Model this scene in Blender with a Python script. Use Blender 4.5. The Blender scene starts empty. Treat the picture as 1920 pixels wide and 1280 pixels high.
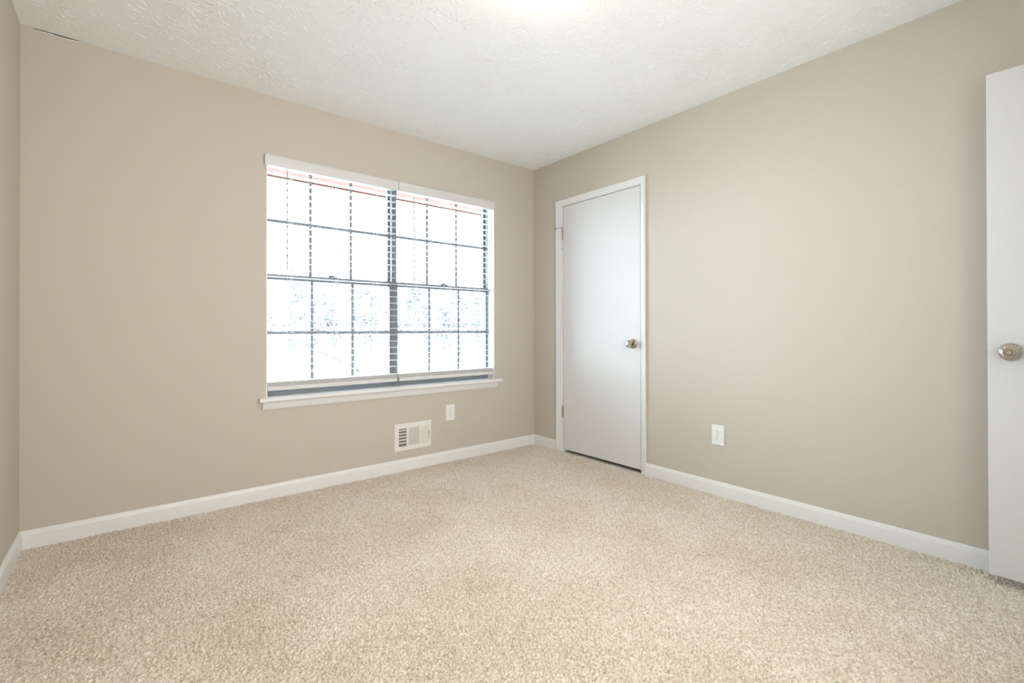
import bpy, bmesh, math, random
import numpy as np
from mathutils import Vector, Matrix

# ------------------------------------------------------------------ camera, world, light, exposure
SC = bpy.context.scene
COL = SC.collection
H = 2.44                      # ceiling height
W = 3.2005                    # window wall: x from -W to 0
YB = -3.66                    # wall behind the camera
CAM = (-2.80318, -3.13387, 1.01336)
YAW, PITCH, ROLL = math.radians(39.1311), math.radians(0.24536), math.radians(-0.1025)
FPX, SHY = 880.69, -25.4226

cam_d = bpy.data.cameras.new('camera')
cam = bpy.data.objects.new('camera', cam_d)
COL.objects.link(cam)
fw = Vector((math.sin(YAW) * math.cos(PITCH), math.cos(YAW) * math.cos(PITCH), math.sin(PITCH)))
r0 = Vector((math.cos(YAW), -math.sin(YAW), 0))
u0 = r0.cross(fw)
rt = math.cos(ROLL) * r0 + math.sin(ROLL) * u0
up = -math.sin(ROLL) * r0 + math.cos(ROLL) * u0
cam.matrix_world = Matrix(((rt.x, up.x, -fw.x, CAM[0]), (rt.y, up.y, -fw.y, CAM[1]), (rt.z, up.z, -fw.z, CAM[2]), (0, 0, 0, 1)))
cam_d.sensor_fit = 'HORIZONTAL'
cam_d.sensor_width = 36.0
cam_d.lens = FPX / 1920 * 36.0
cam_d.shift_y = SHY / 1920
cam_d.clip_start = 0.02
cam_d.clip_end = 300
SC.camera = cam

world = bpy.data.worlds.new('world')
SC.world = world
world.use_nodes = True
bg = world.node_tree.nodes['Background']
bg.inputs[0].default_value = (0.67, 0.825, 0.97, 1)
bg.inputs[1].default_value = 23.5

vs = SC.view_settings
vs.view_transform = 'Standard'
vs.look = 'None'
vs.gamma = 1
vs.use_curve_mapping = False
vs.exposure = 0.17

def area(name, loc, rot, sx, sy, power, color):
    d = bpy.data.lights.new(name, 'AREA')
    d.shape = 'RECTANGLE'; d.size = sx; d.size_y = sy
    d.energy = power; d.color = color
    o = bpy.data.objects.new(name, d); COL.objects.link(o)
    o.location = loc; o.rotation_euler = rot
    return o
# helps the renderer find the sky through the window; gives off no light itself
portal = area('window_daylight', (-1.304, 0.17, 1.345), (math.radians(-90), 0, 0), 1.70, 1.42, 1, (1, 1, 1))
portal.data.cycles.is_portal = True
# unseen fill added in the hall, beyond the open doorway behind the camera
hall = area('hall_fill', (-0.6, -4.6, 2.40), (0, 0, 0), 0.4, 0.4, 3, (1.0, 0.90, 0.78))

# added fill light at the wall behind the camera; no window built there
back = area('rear_fill_light', (-1.95, -3.645, 1.38), (math.radians(90), 0, 0), 1.70, 1.45, 30, (1.0, 0.97, 0.93))
back.data.spread = math.radians(140)
# sun from behind the house: lights the lawn and the woods, never enters this window
sun_d = bpy.data.lights.new('sun', 'SUN')
sun_d.energy = 155.0; sun_d.color = (1.0, 0.98, 0.96); sun_d.angle = math.radians(50)
sun = bpy.data.objects.new('sun', sun_d); COL.objects.link(sun)
sun.rotation_euler = (math.radians(48), 0, math.radians(14))

SC.cycles.use_denoising = True
SC.cycles.max_bounces = 14
SC.cycles.diffuse_bounces = 8
SC.cycles.transparent_max_bounces = 24
SC.cycles.sample_clamp_indirect = 6.0
SC.cycles.caustics_reflective = False
SC.cycles.caustics_refractive = False

# ------------------------------------------------------------------ helpers
class MB:
    """collects shapes into one mesh"""
    def __init__(self):
        self.v = []; self.f = []
    def box(self, x0, x1, y0, y1, z0, z1):
        n = len(self.v)
        self.v += [(x, y, z) for z in (z0, z1) for y in (y0, y1) for x in (x0, x1)]
        self.f += [tuple(n + i for i in q) for q in
                   ((0, 2, 3, 1), (4, 5, 7, 6), (0, 1, 5, 4), (2, 6, 7, 3), (0, 4, 6, 2), (1, 3, 7, 5))]
        return self
    def lathe(self, prof, seg=32, M=None, cap=True):
        """prof: (radius, height) pairs about +Z"""
        n = len(self.v); M = M or Matrix()
        for r, h in prof:
            for k in range(seg):
                a = 2 * math.pi * k / seg
                self.v.append(tuple(M @ Vector((r * math.cos(a), r * math.sin(a), h))))
        m = len(prof)
        for i in range(m - 1):
            for k in range(seg):
                k2 = (k + 1) % seg
                self.f.append((n + i * seg + k, n + i * seg + k2, n + (i + 1) * seg + k2, n + (i + 1) * seg + k))
        if cap:
            self.f.append(tuple(n + k for k in reversed(range(seg))))
            self.f.append(tuple(n + (m - 1) * seg + k for k in range(seg)))
        return self
    def rod(self, a, b, r, seg=8, r2=None):
        a, b = Vector(a), Vector(b); d = b - a
        M = Matrix.Translation(a) @ d.to_track_quat('Z', 'Y').to_matrix().to_4x4()
        return self.lathe([(r, 0), (r if r2 is None else r2, d.length)], seg, M)
    def sweep(self, prof, path, frames, closed_prof=True):
        """prof (a,b) pairs placed at each path point with given (A,B) axes"""
        n = len(self.v); m = len(prof)
        for p, (A, B) in zip(path, frames):
            p, A, B = Vector(p), Vector(A), Vector(B)
            for a, b in prof: self.v.append(tuple(p + A * a + B * b))
        for i in range(len(path) - 1):
            for k in range(m if closed_prof else m - 1):
                k2 = (k + 1) % m
                self.f.append((n + i * m + k, n + i * m + k2, n + (i + 1) * m + k2, n + (i + 1) * m + k))
        if closed_prof:
            self.f.append(tuple(n + k for k in reversed(range(m))))
            self.f.append(tuple(n + (len(path) - 1) * m + k for k in range(m)))
        return self
    def build(self, name, mat, parent=None, bevel=0, smooth=False, seg=2, base=None):
        b = Vector(base) if base is not None else (wloc(parent) if parent is not None else Vector((0, 0, 0)))
        me = bpy.data.meshes.new(name)
        me.from_pydata([tuple(Vector(v) - b) for v in self.v], [], self.f)
        bm = bmesh.new(); bm.from_mesh(me)
        bmesh.ops.recalc_face_normals(bm, faces=bm.faces)
        bm.to_mesh(me); bm.free()
        if mat: me.materials.append(mat)
        o = bpy.data.objects.new(name, me); COL.objects.link(o)
        if parent is not None: o.parent = parent
        elif base is not None: o.location = base
        if bevel:
            md = o.modifiers.new('bevel', 'BEVEL'); md.width = bevel; md.segments = seg; md.limit_method = 'ANGLE'
            md.angle_limit = math.radians(40); md.harden_normals = True
            for p in me.polygons: p.use_smooth = True
        if smooth:
            for p in me.polygons: p.use_smooth = True
            if smooth != 'all':
                me.set_sharp_from_angle(angle=math.radians(35))
        return o

def wloc(o):
    v = Vector((0, 0, 0))
    while o is not None:
        v += o.location; o = o.parent
    return v
def tag(o, label=None, cat=None, group=None, kind=None):
    if label: o['label'] = label
    if cat: o['category'] = cat
    if group: o['group'] = group
    if kind: o['kind'] = kind
    return o
def thing(name, loc, label, cat, group=None, kind=None):
    o = bpy.data.objects.new(name, None); COL.objects.link(o)
    o.location = loc; o.empty_display_size = 0.05
    return tag(o, label, cat, group, kind)
def dup(root, loc, label, group):
    r = root.copy(); COL.objects.link(r); r.location = loc; r['label'] = label
    if group: r['group'] = group
    for ch in list(root.children):
        c = ch.copy(); COL.objects.link(c); c.parent = r
        for g in list(ch.children):
            d = g.copy(); COL.objects.link(d); d.parent = c
    return r

# ------------------------------------------------------------------ materials
def mat(name, col, rough=0.5, metal=0.0, spec=0.5, noise=None, bump=None):
    """noise: (scale, amount) albedo mottling; bump: (scale, strength, distance)"""
    m = bpy.data.materials.new(name); m.use_nodes = True
    nt = m.node_tree; N = nt.nodes; L = nt.links
    b = N['Principled BSDF']
    b.inputs['Base Color'].default_value = (*col, 1)
    b.inputs['Roughness'].default_value = rough
    b.inputs['Metallic'].default_value = metal
    b.inputs['Specular IOR Level'].default_value = spec
    tc = N.new('ShaderNodeTexCoord')
    if noise:
        t = N.new('ShaderNodeTexNoise'); t.inputs['Scale'].default_value = noise[0]; t.inputs['Detail'].default_value = 4
        L.new(tc.outputs['Object'], t.inputs['Vector'])
        mx = N.new('ShaderNodeMix'); mx.data_type = 'RGBA'
        a = noise[1]
        mx.inputs[6].default_value = (*[c * (1 - a) for c in col], 1)
        mx.inputs[7].default_value = (*[min(1, c * (1 + a)) for c in col], 1)
        L.new(t.outputs['Fac'], mx.inputs[0]); L.new(mx.outputs[2], b.inputs['Base Color'])
    if bump:
        t = N.new('ShaderNodeTexNoise'); t.inputs['Scale'].default_value = bump[0]; t.inputs['Detail'].default_value = 3
        L.new(tc.outputs['Object'], t.inputs['Vector'])
        bp = N.new('ShaderNodeBump'); bp.inputs['Strength'].default_value = bump[1]; bp.inputs['Distance'].default_value = bump[2]
        L.new(t.outputs['Fac'], bp.inputs['Height']); L.new(bp.outputs[0], b.inputs['Normal'])
    return m

M_WALL = mat('greige_wall_paint', (0.560, 0.517, 0.452), 0.62, spec=0.25, noise=(1.3, 0.012), bump=(160, 0.12, 0.002))
M_CEIL = mat('white_ceiling_plaster', (0.91, 0.935, 0.95), 0.8, spec=0.15, noise=(9, 0.012), bump=(260, 0.12, 0.002))
M_TRIM = mat('white_trim_paint', (0.80, 0.80, 0.80), 0.35, spec=0.4, noise=(5, 0.01))
M_DOOR = mat('white_door_paint', (0.72, 0.72, 0.72), 0.38, spec=0.4, noise=(3, 0.01), bump=(220, 0.05, 0.001))
M_SLAT = mat('white_blind_slat', (0.70, 0.705, 0.70), 0.4, spec=0.4, noise=(20, 0.006))
M_VAL = mat('white_valance', (0.68, 0.68, 0.68), 0.4, spec=0.4, bump=(90, 0.05, 0.001))
M_CORD = mat('white_cord', (0.85, 0.85, 0.83), 0.8)
M_WAND = mat('grey_plastic_wand', (0.38, 0.38, 0.40), 0.25, spec=0.5)
M_BRONZE = mat('dark_window_metal', (0.185, 0.19, 0.20), 0.42, spec=0.5, noise=(40, 0.05))
M_NICKEL = mat('brushed_nickel', (0.46, 0.415, 0.36), 0.27, 1.0, noise=(60, 0.04))
M_STEEL = mat('hinge_metal', (0.50, 0.47, 0.42), 0.38, 1.0)
M_PLATE = mat('white_plastic_plate', (0.83, 0.83, 0.82), 0.3, spec=0.5)
M_SLOT = mat('dark_slot', (0.05, 0.05, 0.05), 0.8)
M_REG = mat('white_register_enamel', (0.80, 0.79, 0.76), 0.35, spec=0.5)
M_DUCT = mat('dark_duct', (0.10, 0.10, 0.095), 0.7)
M_LATCHGAP = mat('dark_strike_metal', (0.05, 0.045, 0.04), 0.5, 0.6)
M_RUBBER = mat('grey_rubber', (0.25, 0.25, 0.25), 0.7)
M_CRACK = mat('dark_gap', (0.03, 0.026, 0.02), 0.9)
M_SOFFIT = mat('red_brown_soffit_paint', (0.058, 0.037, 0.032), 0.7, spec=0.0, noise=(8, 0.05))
M_FASCIA = mat('brick_red_fascia', (0.085, 0.043, 0.034), 0.7, spec=0.0)
M_SIDING = mat('pale_house_siding', (0.72, 0.72, 0.70), 0.8, spec=0.0)
M_ROOF = mat('grey_shingle_roof', (0.020, 0.022, 0.023), 0.9, spec=0.0, noise=(6, 0.15))
M_HWIN = mat('house_window_glass', (0.02, 0.023, 0.025), 0.3, spec=0.1)
M_BARK = mat('grey_bark', (0.045, 0.048, 0.050), 0.95, spec=0.0, noise=(5, 0.2))
M_LEAF = mat('blue_green_foliage', (0.046, 0.051, 0.053), 0.85, spec=0.0, noise=(2, 0.2))
M_LAWN = mat('dry_winter_lawn', (0.80, 0.81, 0.82), 0.95, noise=(0.4, 0.12))
M_EXT = mat('exterior_wall_siding', (0.55, 0.50, 0.46), 0.8)

def glass_mat():
    m = bpy.data.materials.new('window_glass'); m.use_nodes = True
    N = m.node_tree.nodes; L = m.node_tree.links
    N.remove(N['Principled BSDF'])
    tr = N.new('ShaderNodeBsdfTransparent'); tr.inputs[0].default_value = (0.95, 0.97, 0.965, 1)
    gl = N.new('ShaderNodeBsdfGlossy'); gl.inputs['Roughness'].default_value = 0.0
    fr = N.new('ShaderNodeFresnel'); fr.inputs[0].default_value = 1.35
    mx = N.new('ShaderNodeMixShader')
    L.new(fr.outputs[0], mx.inputs[0]); L.new(tr.outputs[0], mx.inputs[1]); L.new(gl.outputs[0], mx.inputs[2])
    L.new(mx.outputs[0], N['Material Output'].inputs[0])
    return m
M_GLASS = glass_mat()

def lamp_mat():
    m = bpy.data.materials.new('frosted_lamp_glass'); m.use_nodes = True
    b = m.node_tree.nodes['Principled BSDF']
    b.inputs['Base Color'].default_value = (0.9, 0.88, 0.84, 1)
    b.inputs['Emission Color'].default_value = (1.0, 0.80, 0.70, 1)
    b.inputs['Emission Strength'].default_value = 17.0
    return m
M_LAMP = lamp_mat()

def carpet_mat():
    m = bpy.data.materials.new('beige_frieze_carpet'); m.use_nodes = True
    N = m.node_tree.nodes; L = m.node_tree.links
    b = N['Principled BSDF']; b.inputs['Roughness'].default_value = 0.95; b.inputs['Specular IOR Level'].default_value = 0.05
    b.inputs['Sheen Weight'].default_value = 0.3; b.inputs['Sheen Roughness'].default_value = 0.5
    tc = N.new('ShaderNodeTexCoord')
    n1 = N.new('ShaderNodeTexNoise'); n1.inputs['Scale'].default_value = 125; n1.inputs['Detail'].default_value = 2
    n2 = N.new('ShaderNodeTexNoise'); n2.inputs['Scale'].default_value = 1.9; n2.inputs['Detail'].default_value = 5; n2.inputs['Roughness'].default_value = 0.6
    n3 = N.new('ShaderNodeTexVoronoi'); n3.inputs['Scale'].default_value = 95
    for n in (n1, n2, n3): L.new(tc.outputs['Object'], n.inputs['Vector'])
    r1 = N.new('ShaderNodeValToRGB'); r1.color_ramp.elements[0].position = 0.33; r1.color_ramp.elements[1].position = 0.62
    r1.color_ramp.elements[0].color = (0.58, 0.50, 0.405, 1); r1.color_ramp.elements[1].color = (0.93, 0.875, 0.79, 1)
    L.new(n1.outputs['Fac'], r1.inputs[0])
    r2 = N.new('ShaderNodeValToRGB'); r2.color_ramp.elements[0].position = 0.35; r2.color_ramp.elements[1].position = 0.68
    r2.color_ramp.elements[0].color = (0.85, 0.815, 0.77, 1); r2.color_ramp.elements[1].color = (1, 1, 1, 1)
    L.new(n2.outputs['Fac'], r2.inputs[0])
    mx = N.new('ShaderNodeMix'); mx.data_type = 'RGBA'; mx.blend_type = 'MULTIPLY'; mx.inputs[0].default_value = 1
    L.new(r1.outputs[0], mx.inputs[6]); L.new(r2.outputs[0], mx.inputs[7])
    r3 = N.new('ShaderNodeValToRGB'); r3.color_ramp.elements[0].position = 0.0; r3.color_ramp.elements[1].position = 0.8
    r3.color_ramp.elements[0].color = (0.90, 0.88, 0.85, 1); r3.color_ramp.elements[1].color = (1, 1, 1, 1)
    L.new(n3.outputs['Color'], r3.inputs[0])
    mx2 = N.new('ShaderNodeMix'); mx2.data_type = 'RGBA'; mx2.blend_type = 'MULTIPLY'; mx2.inputs[0].default_value = 1
    L.new(mx.outputs[2], mx2.inputs[6]); L.new(r3.outputs[0], mx2.inputs[7])
    L.new(mx2.outputs[2], b.inputs['Base Color'])
    n4 = N.new('ShaderNodeTexNoise'); n4.inputs['Scale'].default_value = 420; n4.inputs['Detail'].default_value = 2
    L.new(tc.outputs['Object'], n4.inputs['Vector'])
    bp = N.new('ShaderNodeBump'); bp.inputs['Strength'].default_value = 0.5; bp.inputs['Distance'].default_value = 0.003
    L.new(n4.outputs['Fac'], bp.inputs['Height']); L.new(bp.outputs[0], b.inputs['Normal'])
    return m
M_CARPET = carpet_mat()

# ------------------------------------------------------------------ room shell
T = 0.12
# window opening
OX0, OX1, OZ0, OZ1 = -2.165, -0.443, 0.600, 2.072
WT = 0.16                     # depth of the window wall
def opening_wall_x(mb, x0, x1, y0, y1, ox0, ox1, oz0, oz1):
    mb.box(x0, ox0, y0, y1, -0.1, H + 0.1); mb.box(ox1, x1, y0, y1, -0.1, H + 0.1)
    if oz0 > -0.05: mb.box(ox0, ox1, y0, y1, -0.1, oz0)
    mb.box(ox0, ox1, y0, y1, oz1, H + 0.1)
mb = MB(); opening_wall_x(mb, -W - T, T, 0, WT, OX0, OX1, OZ0, OZ1)
tag(mb.build('wall_back', M_WALL), 'greige wall with the double window facing the camera', 'wall', kind='structure')

# right wall with the closet doorway
DY0, DY1, DZ = -1.128, -0.362, 2.038        # closet slab
mb = MB()
JY0, JY1, JZ = DY0 - 0.004, DY1 + 0.004, DZ + 0.004
mb.box(0, T, YB - T, JY0 - 0.018, -0.1, H + 0.1); mb.box(0, T, JY1 + 0.018, 0.0, -0.1, H + 0.1)
mb.box(0, T, JY0 - 0.018, JY1 + 0.018, JZ + 0.018, H + 0.1)
tag(mb.build('wall_right', M_WALL), 'greige wall holding the closed closet door', 'wall', kind='structure')
mb = MB(); mb.box(-W - T, -W, YB - T, 0, -0.1, H + 0.1)
tag(mb.build('wall_left', M_WALL), 'sliver of greige wall at the left edge of the photo', 'wall', kind='structure')
# wall behind the camera with the open doorway, and the hall beyond it
mb = MB(); opening_wall_x(mb, -W, 0, YB - T, YB, -0.92, -0.128, -0.2, 2.06)
tag(mb.build('wall_front', M_WALL), 'greige wall behind the camera with the open doorway', 'wall', kind='structure')
mb = MB()
mb.box(-2.3, -2.2, -5.3, YB - T, -0.1, H + 0.1); mb.box(0.5, 0.6, -5.3, YB - T, -0.1, H + 0.1)
mb.box(-2.3, 0.6, -5.4, -5.3, -0.1, H + 0.1); mb.box(-2.3, 0.6, -5.4, YB - T, H, H + 0.1)
mb.box(-2.3, 0.6, -5.4, YB, -0.1, -0.004)
tag(mb.build('wall_hall', M_WALL), 'hall walls beyond the doorway behind the camera', 'wall', kind='structure')
# closet interior behind the closed door
mb = MB()
mb.box(T, 0.75, JY0 - 0.4, JY0 - 0.35, -0.1, H); mb.box(T, 0.75, JY1 + 0.3, JY1 + 0.35, -0.1, H)
mb.box(0.75, 0.8, JY0 - 0.4, JY1 + 0.35, -0.1, H); mb.box(0, 0.8, JY0 - 0.4, JY1 + 0.35, -0.1, -0.006)
mb.box(T, 0.8, JY0 - 0.4, JY1 + 0.35, 2.3, H)
tag(mb.build('wall_closet', M_WALL), 'closet interior hidden behind the closed door', 'wall', kind='structure')

# ceiling: slab plus stomped plaster strokes (real ridges)
rng = np.random.default_rng(7)
def ceiling():
    mb = MB(); mb.box(-W - T, T, YB - T, WT, H, H + 0.12)
    V = [tuple(v) for v in mb.v]; F = list(mb.f)
    arr = []; faces = []; n0 = len(V)
    step = 0.165
    for gx in np.arange(-W + 0.12, -0.05, step):
        for gy in np.arange(YB + 0.2, -0.10, step):
            cx = gx + rng.uniform(-.08, .08); cy = gy + rng.uniform(-.08, .08)
            amp = rng.uniform(.35, 1.15)
            for k in range(int(rng.integers(40, 64))):
                a = rng.uniform(0, 2 * math.pi); r = rng.uniform(.025, .135)
                px, py = cx + r * math.cos(a), cy + r * math.sin(a)
                if not (-W + .07 < px < -.05 and YB + .1 < py < -.07): continue
                dirn = a + rng.normal(0, .22); ln = rng.uniform(.008, .027); w = rng.uniform(.0015, .0030)
                h = rng.uniform(.0018, .0042) * amp
                bend = rng.normal(0, .25)
                d = np.array([math.cos(dirn), math.sin(dirn)]); nrm = np.array([-d[1], d[0]])
                b = n0 + len(arr)
                P = np.array([px, py])
                zc = H + 0.0002
                arr.append((*(P - d * ln), zc))
                for s in (-.45, .1, .55):
                    q = P + d * ln * s + nrm * ln * bend * (.3 - s * s)
                    ww = w * (1.0 if s < .3 else 1.25)
                    arr.append((*(q + nrm * ww), zc)); arr.append((*q, zc - h)); arr.append((*(q - nrm * ww), zc))
                arr.append((*(P + d * ln), zc))
                faces += [(b, b + 2, b + 1), (b, b + 3, b + 2)]
                for s in (1, 4):
                    faces += [(b + s, b + s + 1, b + s + 4, b + s + 3), (b + s + 1, b + s + 2, b + s + 5, b + s + 4)]
                faces += [(b + 7, b + 8, b + 10), (b + 8, b + 9, b + 10)]
    me = bpy.data.meshes.new('ceiling')
    me.from_pydata(V + arr, [], F + faces)
    me.materials.append(M_CEIL)
    sm = np.ones(len(me.polygons), bool); sm[:6] = False
    me.polygons.foreach_set('use_smooth', sm)
    o = bpy.data.objects.new('ceiling', me); COL.objects.link(o)
    return o
ceil = tag(ceiling(), 'white ceiling with stomped brush plaster texture', 'ceiling', kind='structure')
# split caulk joint in the corner over the window wall
mb = MB()
cx = [-3.158, -3.11, -3.098, -3.085, -3.03, -2.985]; chh = [.0012, .0028, .0012, .0042, .0038, .0008]
mb.sweep([(0, 0), (.0012, 0), (.0012, -1), (0, -1)], [(x, 0.0, H - .0006) for x in cx], [((0, -1, 0), (0, 0, h)) for h in chh])
cr = mb.build('joint_crack', M_CRACK, ceil)
cr['label'] = 'dark split in the ceiling joint'
mb = MB()
mb.sweep([(0, 0), (0.0012, -0.0004), (0.0012, -0.0022), (0, -0.0028)], [(-3.125, 0, H - 0.0035), (-3.09, 0, H - 0.0055), (-3.03, 0, H - 0.005), (-2.985, 0, H - 0.0015)],
         [((0, -1, 0), (0, 0, 1))] * 4)
mb.build('loose_caulk', M_CEIL, ceil)['label'] = 'loose white caulk strip under the split'

# carpet floor: tuft relief modelled as a mesh, finer near the camera
def carpet():
    def axis(a, b, c, lo, hi):
        out = [a]; x = a
        while x < b:
            d = abs(x - c); s = lo + (hi - lo) * min(1, max(0, d - 0.5) / 2.6)
            x += s; out.append(min(x, b))
        return np.array(out)
    xs = axis(-W, 0.0, -2.2, .0024, .0040)
    ys = np.concatenate([np.arange(YB - T, -3.1, .03), axis(-3.1, 0.0, -2.3, .0024, .0040)])
    X, Y = np.meshgrid(xs, ys); X = X.astype(np.float32); Y = Y.astype(np.float32)
    cs = .0074
    I = np.floor(X / cs).astype(np.int64); J = np.floor(Y / cs).astype(np.int64)
    def hsh(i, j, k):
        h = (i * 374761393 + j * 668265263 + k * 2147483647) & 0xffffffff
        h = ((h ^ (h >> 13)) * 1274126177) & 0xffffffff
        return ((h ^ (h >> 16)) & 0xffff).astype(np.float32) / 65535.0
    Z = np.zeros_like(X)
    for di in (-1, 0, 1):
        for dj in (-1, 0, 1):
            i = I + di; j = J + dj
            px = (i + .5 + (hsh(i, j, 1) - .5) * .95) * cs; py = (j + .5 + (hsh(i, j, 2) - .5) * .95) * cs
            th = hsh(i, j, 3) * np.pi; hh = .35 + .65 * hsh(i, j, 4)
            dx = X - px; dy = Y - py; c = np.cos(th); s = np.sin(th)
            u = (dx * c + dy * s) / .0074; v = (-dx * s + dy * c) / .0033
            Z = np.maximum(Z, hh * np.exp(-(u * u + v * v)))
    Z = (Z - 0.74) * .0125
    # slow swells of the pile
    Z += .0007 * np.sin(X * 9.1 + np.sin(Y * 5.3) * 2) * np.sin(Y * 7.7 + X * 3.1)
    flat = Y < -3.12
    Z[flat] = -.003
    nx, ny = len(xs), len(ys)
    co = np.stack([X, Y, Z], -1).reshape(-1, 3).astype(np.float32)
    idx = (np.arange(ny - 1)[:, None] * nx + np.arange(nx - 1)[None, :]).reshape(-1)
    quads = np.stack([idx, idx + 1, idx + nx + 1, idx + nx], -1).astype(np.int32).reshape(-1)
    me = bpy.data.meshes.new('floor')
    me.vertices.add(len(co)); me.vertices.foreach_set('co', co.reshape(-1))
    me.loops.add(len(quads)); me.loops.foreach_set('vertex_index', quads)
    nq = len(idx)
    me.polygons.add(nq); me.polygons.foreach_set('loop_start', np.arange(0, 4 * nq, 4, dtype=np.int32))
    me.polygons.foreach_set('use_smooth', np.ones(nq, bool))
    me.update(calc_edges=True)
    me.materials.append(M_CARPET)
    o = bpy.data.objects.new('floor', me); COL.objects.link(o)
    print('carpet verts', len(co))
    return o
tag(carpet(), 'beige textured pile carpet covering the whole floor', 'carpet', kind='structure')

# baseboards: ogee-topped profile
BB = [(0, -0.01), (0.0125, -0.01), (0.0125, 0.060), (0.0115, 0.066), (0.0085, 0.0705), (0.0075, 0.0755), (0.0045, 0.081), (0.0, 0.0825)]
def base_run(name, a, b, nrm, label, m0=0, m1=0):
    """a,b ends on the wall at the floor; m0/m1 = +1 mitre for inside corner"""
    a, b, nrm = Vector(a), Vector(b), Vector(nrm); d = (b - a).normalized()
    mb = MB()
    mb.sweep(BB, [a, b], [(nrm + d * m0, (0, 0, 1)), (nrm - d * m1, (0, 0, 1))])
    o = mb.build(name, M_TRIM, smooth=True)
    return tag(o, label, 'baseboard', kind='structure')
CY0, CY1, CZ = -1.1755, -0.2915, 2.0935      # casing outer edges
base_run('baseboard_back', (-W, 0, 0), (0, 0, 0), (0, -1, 0), 'white baseboard under the window wall', 1, 1)
base_run('baseboard_left', (-W, YB, 0), (-W, 0, 0), (1, 0, 0), 'white baseboard at the lower left edge', 0, 1)
base_run('baseboard_corner', (0, 0, 0), (0, CY1, 0), (-1, 0, 0), 'short white baseboard between room corner and closet door', 1, 0)
base_run('baseboard_right', (0, CY0, 0), (0, YB, 0), (-1, 0, 0), 'long white baseboard running right from the closet door', 0, 0)
base_run('baseboard_front', (-W, YB, 0), (-0.98, YB, 0), (0, 1, 0), 'white baseboard behind the camera', 0, 0)

# ------------------------------------------------------------------ window
win = thing('window_1', (-1.304, 0.0, OZ0), 'dark framed double window with muntins behind white blinds', 'window', kind='structure')
SZ = 0.606                                   # top of the stool
# white jamb lining (left, right, head)
mb = MB()
mb.box(OX0 - 0.0005, OX0 + 0.006, -0.0005, 0.088, SZ, OZ1); mb.box(OX1 - 0.006, OX1 + 0.0005, -0.0005, 0.088, SZ, OZ1)
mb.box(OX0 + 0.006, OX1 - 0.006, -0.0005, 0.088, OZ1 - 0.006, OZ1 + 0.0005)
mb.build('jamb', M_TRIM, win)['label'] = 'white lining of the window recess'
# stool and apron
mb = MB()
mb.sweep([(-0.088, 0), (0.036, 0), (0.042, -0.004), (0.044, -0.012), (0.042, -0.020), (0.036, -0.024), (-0.088, -0.024)],
         [(OX0 + 0.003, 0, SZ), (OX1 - 0.003, 0, SZ)], [((0, -1, 0), (0, 0, 1))] * 2)
for s, x0, x1 in ((-1, -2.206, OX0 + 0.003), (1, OX1 - 0.003, -0.392)):
    mb.sweep([(0, 0), (0.036, 0), (0.042, -0.004), (0.044, -0.012), (0.042, -0.020), (0.036, -0.024), (0, -0.024)],
             [(x0, 0, SZ), (x1, 0, SZ)], [((0, -1, 0), (0, 0, 1))] * 2)
mb.build('sill_stool', M_TRIM, win, smooth=True)['label'] = 'projecting white window stool'
mb = MB()
AP = [(0, 0), (0.019, 0), (0.019, -0.010), (0.0165, -0.014), (0.0165, -0.028), (0.013, -0.034), (0.011, -0.043), (0.008, -0.046), (0, -0.047)]
mb.sweep(AP, [(-2.186, 0, SZ - 0.024), (-0.416, 0, SZ - 0.024)], [((0, -1, 0), (0, 0, 1))] * 2)
mb.build('sill_apron', M_TRIM, win, smooth=True)['label'] = 'white moulded apron under the stool'
# metal frame
FX0, FX1, FZ0, FZ1 = OX0, OX1, SZ, OZ1
MX0, MX1 = -1.319, -1.281
FY0, FY1 = 0.088, 0.16
fwid = 0.010
mb = MB()
mb.box(FX0, FX0 + .011, FY0, FY1, FZ0, FZ1); mb.box(FX1 - fwid, FX1, FY0, FY1, FZ0, FZ1)
mb.box(FX0 + .011, FX1 - fwid, FY0, FY1, FZ1 - .010, FZ1); mb.box(FX0 + .011, FX1 - fwid, FY0, FY1, FZ0, FZ0 + 0.022)
mb.build('frame', M_BRONZE, win, bevel=0.0015)
mb = MB(); mb.box(MX0, MX1, FY0 - 0.006, FY1, FZ0 + 0.001, FZ1 - 0.001)
mb.box(MX0 + 0.012, MX1 - 0.012, FY0 - 0.012, FY0 - 0.005, FZ0 + 0.001, FZ1 - 0.01)
mb.build('mullion', M_BRONZE, win, bevel=0.0015)['label'] = 'thick dark post between the two window units'
ZM = 1.350
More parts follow.
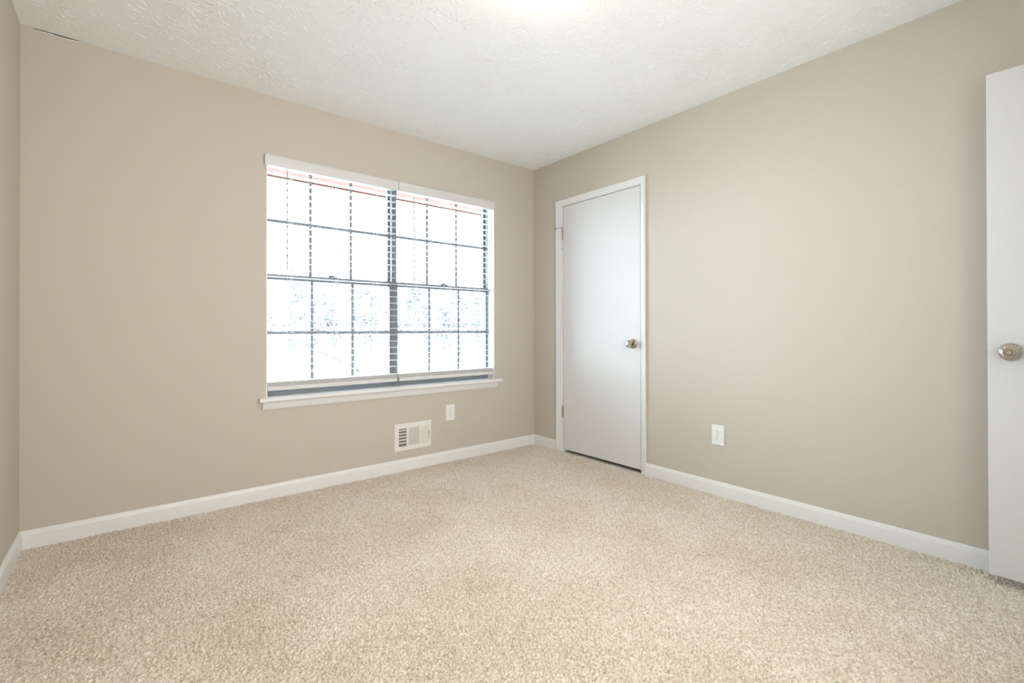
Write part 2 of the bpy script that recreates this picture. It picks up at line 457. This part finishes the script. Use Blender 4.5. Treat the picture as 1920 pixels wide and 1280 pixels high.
def sash(x0, x1, z0, z1, y0, y1, lower):
    mb = MB(); s = 0.013; b = 0.036 if lower else 0.036; t = 0.036 if lower else 0.012; sl = 0.012 if x0 < -2 else s
    mb.box(x0, x0 + sl, y0, y1, z0, z1); mb.box(x1 - s, x1, y0, y1, z0, z1)
    mb.box(x0 + sl, x1 - s, y0, y1, z0, z0 + b); mb.box(x0 + sl, x1 - s, y0, y1, z1 - t, z1)
    o = mb.build('lower_sash' if lower else 'upper_sash', M_BRONZE, win, bevel=0.0012)
    gx0, gx1, gz0, gz1 = x0 + sl, x1 - s, z0 + b, z1 - t
    ym = (y0 + y1) / 2
    mb = MB()
    for k in (1, 2):
        xc = gx0 + (gx1 - gx0) * k / 3
        mb.box(xc - .0098, xc + .0098, ym - .007, ym - .002, gz0, gz1)
    zc = (gz0 + gz1) / 2
    mb.box(gx0, gx1, ym - .0075, ym - .0022, zc - .0098, zc + .0098)
    mb.build('muntin_grid', M_BRONZE, o)
    mb = MB(); mb.box(gx0 - .004, gx1 + .004, ym, ym + .004, gz0 - .004, gz1 + .004)
    mb.build('pane', M_GLASS, o)
    if lower:
        mb = MB(); xc = (x0 + x1) / 2
        mb.box(xc - .028, xc + .028, y0 + .002, y0 + .024, z1, z1 + .008)
        mb.lathe([(0.0, 0), (.012, 0), (.012, .008), (.004, .011)], 16, Matrix.Translation((xc, y0 + .012, z1 + .008)))
        mb.box(xc - .030, xc + .004, y0 + .004, y0 + .012, z1 + .008, z1 + .014)
        mb.build('sash_lock', M_BRONZE, o)
    return o
for ux0, ux1 in ((FX0 + .011, MX0), (MX1, FX1 - fwid)):
    sash(ux0, ux1, FZ0 + 0.022, ZM + 0.018, 0.092, 0.120, True)
    sash(ux0, ux1, ZM - 0.016, FZ1 - .010, 0.126, 0.152, False)

# ------------------------------------------------------------------ blinds
PITCH_Z, Z_FIRST = 0.0455, 0.7525
def blind(x0, x1, vx0, vx1, cords, wand_x, label, vz0=2.012):
    t = thing('window_blind', ((x0 + x1) / 2, 0.03, OZ1 - 0.008), label, 'blind', 'blinds in the double window')
    # headrail
    mb = MB(); mb.box(x0 + .003, x1 - .003, 0.002, 0.058, 2.022, 2.064)
    mb.build('headrail', M_SLAT, t, bevel=0.001)
    # valance board with small lips and end returns
    mb = MB()
    mb.sweep([(0.008, 0.0), (0.019, 0.0), (0.021, 0.003), (0.021, 0.057), (0.019, 0.0625), (0.016, 0.066), (0.008, 0.066)],
             [(vx0, 0, vz0), (vx1, 0, vz0)], [((0, -1, 0), (0, 0, 1))] * 2)
    mb.build('valance', M_VAL, t, smooth=True)
    # slats, open and level, with the slack ones resting on the bottom rail
    mb = MB(); rnd = random.Random(int(-x0 * 100))
    def slat(z, tilt=0.0, dx=0.0):
        y0, y1 = 0.008, 0.058
        ym = (y0 + y1) / 2
        prof = []
        for s in (-1, -.5, 0, .5, 1):
            prof.append((ym + s * .025, z + .0016 * (1 - s * s) + s * .025 * tilt + .0013))
        for s in (1, .5, 0, -.5, -1):
            prof.append((ym + s * .025, z + .0016 * (1 - s * s) + s * .025 * tilt - .0013))
        mb.sweep([(a, b) for a, b in prof], [(x0 + dx, 0, 0), (x1 + dx, 0, 0)], [((0, 1, 0), (0, 0, 1))] * 2)
    k = 0
    while Z_FIRST + k * PITCH_Z < 2.018:
        slat(Z_FIRST + k * PITCH_Z, 0.02 + rnd.uniform(-.012, .012)); k += 1
    for q in range(7):
        slat(0.6705 + q * .0046, 0.03 + .01 * rnd.random(), rnd.uniform(-.002, .002))
    mb.build('slats', M_SLAT, t, smooth=True)
    mb = MB(); mb.box(x0 + .001, x1 - .001, 0.003, 0.061, 0.6445, 0.6685)
    mb.build('bottom_rail', M_SLAT, t, bevel=0.005, seg=3)
    for c in cords:
        mb = MB()
        for y in (0.0068, 0.0592):
            for dx in (-.010, .010):
                mb.rod((c + dx, y, 0.668), (c + dx, y, 2.022), .0009, 5)
        mb.rod((c, 0.0045, 0.668), (c, 0.0045, 2.022), .0011, 5)
        # slack loops where the spare slats lie
        mb.rod((c - .010, 0.0062, 0.705), (c + .014, 0.0045, 0.672), .0010, 5)
        mb.rod((c + .010, 0.0062, 0.705), (c + .022, 0.0045, 0.680), .0010, 5)
        zz = Z_FIRST
        while zz < 2.018:
            mb.rod((c - .010, 0.0068, zz - .0022), (c - .010, 0.0592, zz - .0022), .0007, 4)
            mb.rod((c + .010, 0.0068, zz - .0022), (c + .010, 0.0592, zz - .0022), .0007, 4)
            zz += PITCH_Z
        mb.lathe([(.006, 0), (.005, .004)], 10, Matrix.Translation((c, 0.033, 0.6405)))
        mb.build('ladder_cord', M_CORD, t)
    mb = MB()
    mb.rod((wand_x, -0.001, 1.995), (wand_x, -0.003, 1.387), .0036, 8, .0042)
    w = mb.build('tilt_wand', M_WAND, t, smooth=True)
    w['label'] = 'grey tilt wand'
    mb = MB(); mb.rod((wand_x, 0.010, 2.024), (wand_x, -0.001, 1.992), .0025, 6)
    mb.build('hook', M_STEEL, w)
    return t
blind(-2.1575, -1.3115, -2.176, -1.3135, (-2.022, -1.739, -1.457), -2.047, 'white slatted blind covering the left half of the window', 2.0115)
blind(-1.2985, -0.4545, -1.3095, -0.452, (-1.160, -0.872, -0.590), -1.181, 'white slatted blind covering the right half of the window', 2.0125)

# ------------------------------------------------------------------ closet door (closed)
def knob_profile():
    rose = [(0.0, 0), (0.0345, 0), (0.0345, .003), (0.033, .006), (0.029, .0095), (0.020, .0125), (0.0165, .014)]
    body = [(0.0125, .0135), (0.0115, .020), (0.0115, .030), (0.0135, .034), (0.020, .038), (0.0255, .044), (0.0268, .050),
            (0.0262, .0555), (0.0235, .0605), (0.0195, .0625), (0.0175, .0618), (0.0165, .0628), (0.0105, .0638), (0.0098, .0622), (0.0090, .0638), (0.0, .0642)]
    return rose, body
def knob(parent, M, name='door_knob'):
    rose, body = knob_profile()
    mb = MB(); mb.lathe(body, 40, M, cap=False)
    k = mb.build(name, M_NICKEL, parent, smooth=True)
    k['label'] = 'satin nickel door knob'
    mb = MB(); mb.lathe(rose, 40, M, cap=False); mb.build('rosette', M_NICKEL, k, smooth=True)
    mb = MB(); mb.lathe([(.0072, .0632), (.0068, .0652), (0.004, .0656), (0, .0656)], 20, M, cap=False)
    mb.build('privacy_button', M_STEEL, k, smooth=True)
    return k
d1 = thing('door_1', (0.0, DY1, 0.0), 'closed flat white closet door near the far corner', 'door', kind='structure')
mb = MB(); mb.box(0.0015, 0.036, DY0, DY1, 0.022, DZ)
mb.build('door_slab', M_DOOR, d1, bevel=0.0015)
knob(d1, Matrix.Translation((0.0015, -1.064, 0.912)) @ Matrix.Rotation(-math.pi / 2, 4, 'Y'))
def hinge(parent, y, z, h=0.089):
    mb = MB()
    mb.box(-0.004, 0.032, y - .0012, y + .0022, z - h / 2, z + h / 2)
    o = mb.build('hinge', M_STEEL, parent)
    o['label'] = 'metal door hinge'
    mb = MB()
    for i in range(5):
        a = z - h / 2 + i * h / 5
        mb.rod((-0.0055, y + .001, a + .0006), (-0.0055, y + .001, a + h / 5 - .0006), .0052, 12)
    mb.lathe([(.003, 0), (.006, .002), (.006, .004), (.003, .006)], 12, Matrix.Translation((-0.0055, y + .001, z + h / 2)))
    mb.lathe([(.003, -.004), (.005, -.002), (.005, 0)], 12, Matrix.Translation((-0.0055, y + .001, z - h / 2)))
    mb.build('barrel', M_STEEL, o, smooth=True)
    return o
HY = DY1 + 0.001
hinge(d1, HY, 1.812); hinge(d1, HY, 0.334)
# hinge-pin door stop on the upper hinge
mb = MB()
mb.lathe([(.0052, 0), (.0085, .001), (.0085, .004), (.0052, .005)], 14, Matrix.Translation((-0.0055, HY + .001, 1.8635)))
mb.rod((-0.0085, HY + .006, 1.866), (-0.018, HY + .060, 1.866), .003, 10)
ds = mb.build('door_stop', M_STEEL, d1, smooth=True)
mb = MB(); mb.rod((-0.018, HY + .058, 1.866), (-0.0125, HY + .066, 1.862), .0055, 12)
mb.build('bumper', M_RUBBER, ds)
mb = MB(); mb.lathe([(.006, 0), (.005, .003), (0, .004)], 14, Matrix.Translation((-0.003, HY + .003, 1.690)) @ Matrix.Rotation(-math.pi / 2, 4, 'Y'), cap=False)
mb.build('screw_cap', M_STEEL, d1)
mb = MB(); mb.box(0.004, 0.034, DY0 - .0035, DY0 - .0004, 0.912 - .032, 0.912 + .032)
mb.build('latch_plate', M_LATCHGAP, d1)

# closet jamb + mitred colonial casing
tr = thing('trim_1', (0.0, (CY0 + CY1) / 2, 0.0), 'white moulded casing around the closet door', 'trim', kind='structure')
mb = MB()
mb.box(-0.0005, T, JY0 - 0.018, JY0, 0.0, JZ + 0.018); mb.box(-0.0005, T, JY1, JY1 + 0.018, 0.0, JZ + 0.018)
mb.box(-0.0005, T, JY0, JY1, JZ, JZ + 0.018)
mb.box(0.038, 0.075, JY0, JY0 + .012, 0.0, JZ); mb.box(0.038, 0.075, JY1 - .012, JY1, 0.0, JZ); mb.box(0.038, 0.075, JY0 + .012, JY1 - .012, JZ - .012, JZ)
mb.build('jamb', M_TRIM, tr)
IY0, IY1, IZ = JY0 - 0.005, JY1 + 0.005, JZ + 0.005          # inner casing edge
cw0, cw1, cwz = IY0 - CY0, CY1 - IY1, CZ - IZ
# profile in units of the casing width: 0 = inner edge, 1 = outer edge
CP = [(0, 0), (0, .0065), (.05, .0085), (.16, .0088), (.22, .0070), (.28, .0078), (.40, .0115), (.52, .0128), (.58, .0108), (.66, .0118), (.80, .0158), (.93, .0165), (1, .0150), (1, 0)]
mb = MB()
mb.sweep(CP, [(0, IY0, 0.0), (0, IY0, IZ), (0, IY1, IZ), (0, IY1, 0.0)],
         [((0, -cw0, 0), (-1, 0, 0)), ((0, -cw0, cwz), (-1, 0, 0)), ((0, cw1, cwz), (-1, 0, 0)), ((0, cw1, 0), (-1, 0, 0))])
mb.build('casing', M_TRIM, tr, smooth=True)

# ------------------------------------------------------------------ open room door at the right edge
DX = -0.130                                   # visible face
d2 = thing('door_2', (DX, -3.640, 0.0), 'open flat white door cut off by the right edge', 'door', kind='structure')
mb = MB(); mb.box(DX, DX + .035, -3.638, -2.8755, 0.034, 2.0345)
mb.build('door_slab', M_DOOR, d2, bevel=0.0015)
knob(d2, Matrix.Translation((DX, -2.939, 0.923)) @ Matrix.Rotation(-math.pi / 2, 4, 'Y'))
knob(d2, Matrix.Translation((DX + .035, -2.939, 0.923)) @ Matrix.Rotation(math.pi / 2, 4, 'Y'))
mb = MB()
mb.box(DX + .0125, DX + .0225, -2.8765, -2.8745, 0.923 - .028, 0.923 + .028)
mb.sweep([(-.0115, 0), (-.0115, .004), (-.004, .0115), (.004, .0115), (.0115, .010), (.0115, 0)],
         [(DX + .012, -2.876, 0.923), (DX + .0225, -2.876, 0.923)], [((0, 0, 1), (0, 1, 0))] * 2)
mb.build('latch_bolt', M_STEEL, d2)['label'] = 'metal latch bolt on the door edge'
# casing of that doorway (behind the camera)
tr2 = thing('trim_2', (-0.5, YB, 0), 'white casing of the doorway behind the camera', 'trim', kind='structure')
mb = MB()
mb.box(-0.92, -0.90, YB - T, YB + .001, 0, 2.06); mb.box(-0.128, -0.1265, YB - T, YB + .001, 0, 2.06); mb.box(-0.90, -0.128, YB - T, YB + .001, 2.04, 2.06)
mb.box(-0.97, -0.91, YB, YB + .014, 0, 2.10); mb.box(-0.91, -0.06, YB, YB + .014, 2.05, 2.10)
mb.build('casing', M_TRIM, tr2)

# ------------------------------------------------------------------ outlets (local: +Z up, front = -Y)
def outlet(loc, rz, label):
    t = thing('wall_outlet', loc, label, 'outlet', 'wall outlets')
    w, h = .078, .122
    mb = MB()
    mb.sweep([(-w / 2, -h / 2), (w / 2, -h / 2), (w / 2, h / 2), (-w / 2, h / 2)], [(0, 0, 0), (0, -.0035, 0), (0, -.0058, 0)],
             [((1, 0, 0), (0, 0, 1)), ((1, 0, 0), (0, 0, 1)), ((.93, 0, 0), (0, 0, .955))])
    mb.build('cover_plate', M_PLATE, t, base=(0, 0, 0))
    for s in (1, -1):
        mb = MB(); zc = s * .0195
        pr = []
        for k in range(28):
            a = 2 * math.pi * k / 28
            pr.append((.0172 * math.cos(a), zc + max(-.0125, min(.0125, .0172 * math.sin(a)))))
        mb.sweep(pr, [(0, -.005, 0), (0, -.0072, 0), (0, -.0078, 0)], [((1, 0, 0), (0, 0, 1)), ((1, 0, 0), (0, 0, 1)), ((.96, 0, 0), (0, 0, 1))])
        r = mb.build('receptacle', M_PLATE, t, base=(0, 0, 0))
        mb = MB()
        mb.box(-.0074, -.0052, -.0080, -.006, zc + .0005, zc + .0088); mb.box(.0052, .0072, -.0080, -.006, zc + .0012, zc + .0080)
        mb.lathe([(.0026, 0), (.0026, .002)], 12, Matrix.Translation((0, -.006, zc - .0065)) @ Matrix.Rotation(math.pi / 2, 4, 'X'))
        mb.build('socket_slots', M_SLOT, r, base=(0, 0, 0))
    mb = MB(); mb.lathe([(.0036, 0), (.0034, .0012), (0, .0018)], 14, Matrix.Translation((0, -.0058, 0)) @ Matrix.Rotation(math.pi / 2, 4, 'X'), cap=False)
    mb.build('screw', M_STEEL, t, base=(0, 0, 0))
    for ch in t.children:
        ch.location = (0, 0, 0)
    t.rotation_euler = (0, 0, rz)
    return t
# build() with base=(0,0,0) sets local coordinates; parenting keeps them local
outlet((-0.875, 0.0, 0.3755), 0, 'white wall outlet under the window, right of the vent')
outlet((0.0, -1.6925, 0.3655), -math.pi / 2, 'white wall outlet on the wall right of the closet door')

# ------------------------------------------------------------------ heating register
def register():
    x0, x1, z0, z1 = -1.3375, -1.043, 0.1405, 0.3385
    t = thing('floor_register', ((x0 + x1) / 2, 0, z0), 'white metal air vent low on the wall under the window', 'vent')
    W_, H_ = x1 - x0, z1 - z0
    # grille openings in the face (fractions measured across the plate)
    cols = [(0.108, 0.315), (0.365, 0.660), (0.700, 0.905)]
    zf0, zf1 = 0.175, 0.815
    mb = MB(); yF = -.0062
    zz0, zz1 = z0 + H_ * zf0, z0 + H_ * zf1
    def X(f): return x0 + W_ * f
    # flange with sloping edge
    def plate(a, b, c, d): mb.box(a, b, yF, -.0035, c, d)
    e = .007
    plate(x0 + e, X(cols[0][0]), zz0, zz1); plate(X(cols[0][1]), X(cols[1][0]), zz0, zz1)
    plate(X(cols[1][1]), X(cols[2][0]), zz0, zz1); plate(X(cols[2][1]), x1 - e, zz0, zz1)
    plate(x0 + e, x1 - e, z0 + e, zz0); plate(x0 + e, x1 - e, zz1, z1 - e)
    # bevelled rim
    n = len(mb.v)
    R0 = [(x0, z0), (x1, z0), (x1, z1), (x0, z1)]; R1 = [(x0 + e, z0 + e), (x1 - e, z0 + e), (x1 - e, z1 - e), (x0 + e, z1 - e)]
    mb.v += [(x, 0, z) for x, z in R0] + [(x, -.003, z) for x, z in R0] + [(x, yF, z) for x, z in R1]
    for k in range(4):
        k2 = (k + 1) % 4
        mb.f += [(n + k, n + k2, n + 4 + k2, n + 4 + k), (n + 4 + k, n + 4 + k2, n + 8 + k2, n + 8 + k)]
    mb.build('face_frame', M_REG, t)
    mb = MB(); mb.box(X(cols[0][0]) - .004, X(cols[2][1]) + .004, -.0008, -.0002, zz0 - .004, zz1 + .004)
    mb.build('duct_opening', M_DUCT, t)
    # left bank: vertical fins turned left, damper blades showing behind
    def fins(c, n_, ang, name):
        mb = MB(); a, b = X(c[0]), X(c[1])
        p = (b - a) / n_
        for i in range(n_ + 1):
            xc = a + p * i
            dx = math.sin(ang) * .0052; dy = math.cos(ang) * .0052
            nx, ny = math.cos(ang) * .0011, -math.sin(ang) * .0011
            yc = -.0046
            n = len(mb.v)
            pts = [(xc - dx - nx, yc - dy * .6 - ny), (xc - dx + nx, yc - dy * .6 + ny), (xc + dx + nx, yc + dy * .6 + ny), (xc + dx - nx, yc + dy * .6 - ny)]
            pts = [(px, min(py, -.0010)) for px, py in pts]
            mb.v += [(px, py, z) for z in (zz0, zz1) for px, py in pts]
            mb.f += [(n, n + 1, n + 2, n + 3), (n + 7, n + 6, n + 5, n + 4)] + [(n + k, n + (k + 1) % 4, n + 4 + (k + 1) % 4, n + 4 + k) for k in range(4)]
        return mb.build(name, M_REG, t)
    fins(cols[0], 5, math.radians(14), 'louver_bank')
    mb = MB()
    for i in range(1, 6):
        zc = zz0 + (zz1 - zz0) * i / 5.6
        mb.box(X(cols[0][0]), X(cols[0][1]), -.0022, -.0010, zc - .0042, zc + .0042)
    mb.build('damper', M_REG, t)
    # centre bank: horizontal louvers
    mb = MB(); a, b = X(cols[1][0]), X(cols[1][1]); nL = 12; p = (zz1 - zz0) / nL
    for i in range(nL):
        zc = zz0 + p * (i + .42)
        mb.sweep([(-.0066, zc - .0030), (-.0058, zc - .0036), (-.0012, zc + .0020), (-.0020, zc + .0036)], [(a, 0, 0), (b, 0, 0)], [((0, 1, 0), (0, 0, 1))] * 2)
    mb.build('louver_bank', M_REG, t)
    # right bank: vertical fins turned right (their faces close the view from the left)
    fins(cols[2], 6, math.radians(-40), 'louver_bank')
    # lever slot and lever, two screws
    mb = MB(); mb.box(X(.925), X(.936), -.0066, -.0060, z0 + H_ * .31, z0 + H_ * .63)
    mb.build('lever_slot', M_SLOT, t)
    mb = MB(); mb.box(X(.922), X(.939), -.0125, -.0064, z0 + H_ * .45, z0 + H_ * .475)
    mb.build('damper_lever', M_REG, t)
    for fx in (.045, .965):
        mb = MB(); mb.lathe([(.0036, 0), (.0034, .0012), (0, .0018)], 12, Matrix.Translation((X(fx), yF, z0 + H_ * .49)) @ Matrix.Rotation(math.pi / 2, 4, 'X'), cap=False)
        mb.build('screw', M_STEEL, t)
register()

# ------------------------------------------------------------------ flush ceiling lamp (only its edge and glow reach into view)
lx, ly = -1.583, -1.793
lp = thing('ceiling_lamp', (lx, ly, H), 'lit frosted ceiling lamp at the top edge of the photo', 'lamp')
mb = MB(); mb.lathe([(0.0, 0), (.150, 0), (.153, -.010), (.149, -.026), (.143, -.030), (.0, -.030)], 48, Matrix.Translation((lx, ly, H)), cap=False)
mb.build('base_pan', M_TRIM, lp, smooth=True)
mb = MB()
mb.lathe([(.140 * math.cos(a), -.030 - .085 * math.sin(a)) for a in [math.pi / 2 * i / 12 for i in range(13)]], 48, Matrix.Translation((lx, ly, H)), cap=False)
mb.build('glass_dome', M_LAMP, lp, smooth='all')

# ------------------------------------------------------------------ outside
# eaves over the window
sf = thing('trim_3', (-1.6, 0.16, 2.2), 'red brown eave soffit seen through the top of the window', 'eave', kind='structure')
mb = MB(); mb.box(-6, 3.5, 0.16, 0.80, 2.195, 2.215); mb.build('soffit', M_SOFFIT, sf)
mb = MB(); mb.box(-6, 3.5, 0.795, 0.815, 2.186, 2.36); mb.build('fascia', M_FASCIA, sf)['label'] = 'brick red fascia board'
mb = MB(); mb.box(-6, 3.5, 0.16, 0.185, 2.10, 2.195); mb.build('frieze_board', M_SOFFIT, sf)
GZ = -2.8
mb = MB(); n = 24
for i in range(n + 1):
    for j in range(n + 1):
        x = -60 + 120 * i / n; y = 1 + 90 * j / n
        mb.v.append((x, y, GZ + .25 * math.sin(x * .13) * math.cos(y * .11) + max(0, y - 45) * .03))
for i in range(n):
    for j in range(n):
        a = i * (n + 1) + j; mb.f.append((a, a + n + 1, a + n + 2, a + 1))
tag(mb.build('ground', M_LAWN), 'pale lawn outside, far below the window', 'lawn', kind='structure')

# neighbour house with a front gable
hs = thing('house', (4.0, 26.0, GZ), 'pale gabled house seen through the lower left window panes', 'house')
mb = MB()
hx0, hx1, hy0, hy1, ez, pz = 1.2, 6.8, 22.3, 31.0, -0.95, 0.52
xm = 4.0
n = len(mb.v)
mb.v += [(hx0, hy0, GZ - .4), (hx1, hy0, GZ - .4), (hx1, hy0, ez), (xm, hy0, pz - .08), (hx0, hy0, ez), (hx0, hy1, GZ - .4), (hx1, hy1, GZ - .4), (hx1, hy1, ez), (xm, hy1, pz - .08), (hx0, hy1, ez)]
mb.f += [(0, 1, 2, 3, 4), (9, 8, 7, 6, 5), (0, 4, 9, 5), (1, 6, 7, 2), (2, 7, 8, 3), (3, 8, 9, 4)]
mb.build('walls', M_SIDING, hs)
mb = MB()
for s in (-1, 1):
    ex = xm + s * 3.2; ezz = ez - .22
    th = .16
    mb.sweep([(xm, pz), (ex, ezz), (ex, ezz - th), (xm, pz - th)], [(0, 21.8, 0), (0, 31.4, 0)], [((1, 0, 0), (0, 0, 1))] * 2)
mb.build('roof', M_ROOF, hs)
for wx in (3.2, 4.9):
    mb = MB(); mb.box(wx - .55, wx + .55, hy0 - .06, hy0 + .02, -2.0, -1.1)
    w_ = mb.build('window', M_SIDING, hs)
    mb = MB(); mb.box(wx - .47, wx + .47, hy0 - .075, hy0 - .06, -1.92, -1.18)
    mb.build('pane', M_HWIN, w_)
mb = MB(); mb.box(4.0, 5.6, hy0 - .08, hy0 + .01, -0.92, -0.78)
mb.build('gable_vent', M_ROOF, hs)

# woods beyond
def tree_mesh(seed, hgt, crown):
    rd = random.Random(seed)
    tb = MB()
    pts = []
    x = y = 0.0
    for i in range(7):
        pts.append((x, y, hgt * i / 6)); x += rd.uniform(-.12, .12); y += rd.uniform(-.12, .12)
    for i in range(6):
        tb.rod(pts[i], pts[i + 1], .17 * (1 - i / 7.0), 7, .17 * (1 - (i + 1) / 7.0))
    tips = []
    for k in range(34):
        f = rd.uniform(.10, .98); i = min(5, int(f * 6)); p = Vector(pts[i]).lerp(Vector(pts[i + 1]), f * 6 - i)
        a = rd.uniform(0, 6.283); ln = crown * (1.15 - f * .7) * rd.uniform(.6, 1.1)
        q = p + Vector((math.cos(a) * ln, math.sin(a) * ln, ln * rd.uniform(.1, .55)))
        tb.rod(p, q, .035, 5, .012); tips.append((p, q))
    lb = MB()
    for p, q in tips:
        for k in range(44):
            c = p.lerp(q, rd.uniform(.3, 1.08)) + Vector((rd.gauss(0, .2), rd.gauss(0, .2), rd.gauss(0, .16)))
            s = rd.uniform(.06, .15)
            u = Vector((rd.gauss(0, 1), rd.gauss(0, 1), rd.gauss(0, .6))).normalized() * s
            v = u.cross(Vector((rd.gauss(0, 1), rd.gauss(0, 1), rd.gauss(0, 1)))).normalized() * s * .6
            w = u.cross(v).normalized() * s * .18
            n = len(lb.v)
            lb.v += [tuple(c - u), tuple(c + v + w), tuple(c + u), tuple(c - v + w), tuple(c - w)]
            lb.f += [(n, n + 1, n + 4), (n + 1, n + 2, n + 4), (n + 2, n + 3, n + 4), (n + 3, n, n + 4)]
    return tb, lb
TREE_LABEL = 'pale tree in the woods beyond the window blinds'
protos = []
for s, hgt, cr_ in ((1, 7.8, 1.7), (2, 8.8, 1.5), (3, 7.0, 1.75)):
    t = thing('tree', (0, 0, 0), TREE_LABEL, 'tree', 'trees beyond the window')
    tb, lb = tree_mesh(s, hgt, cr_)
    tb.build('trunk', M_BARK, t); lb.build('foliage', M_LEAF, t)
    protos.append(t)
rd = random.Random(11)
spots = []
for row, (y0, n_) in enumerate(((34.5, 6), (39.5, 7), (44.5, 7), (49.5, 8))):
    for k in range(n_):
        u = (k + .25 + .5 * (row % 2) + rd.uniform(-.05, .05)) / n_
        if row == 0 and u < .25: continue
        spots.append((-2.8 + (y0 + 3.1) * (0.19 + 0.60 * u), y0 + rd.uniform(-.4, .4) + (.9 if len(spots) == 9 else 0)))
for k, (x, y) in enumerate(spots):
    p = protos[k % 3]
    if k < 3: o = p; o.location = (x, y, GZ - .3)
    else: o = dup(p, (x, y, GZ - .3), TREE_LABEL, 'trees beyond the window')
    o.rotation_euler = (0, 0, rd.uniform(0, 6.28) if k != 9 else 0.6)
    s = rd.uniform(.9, 1.1); o.scale = (s, s, s)
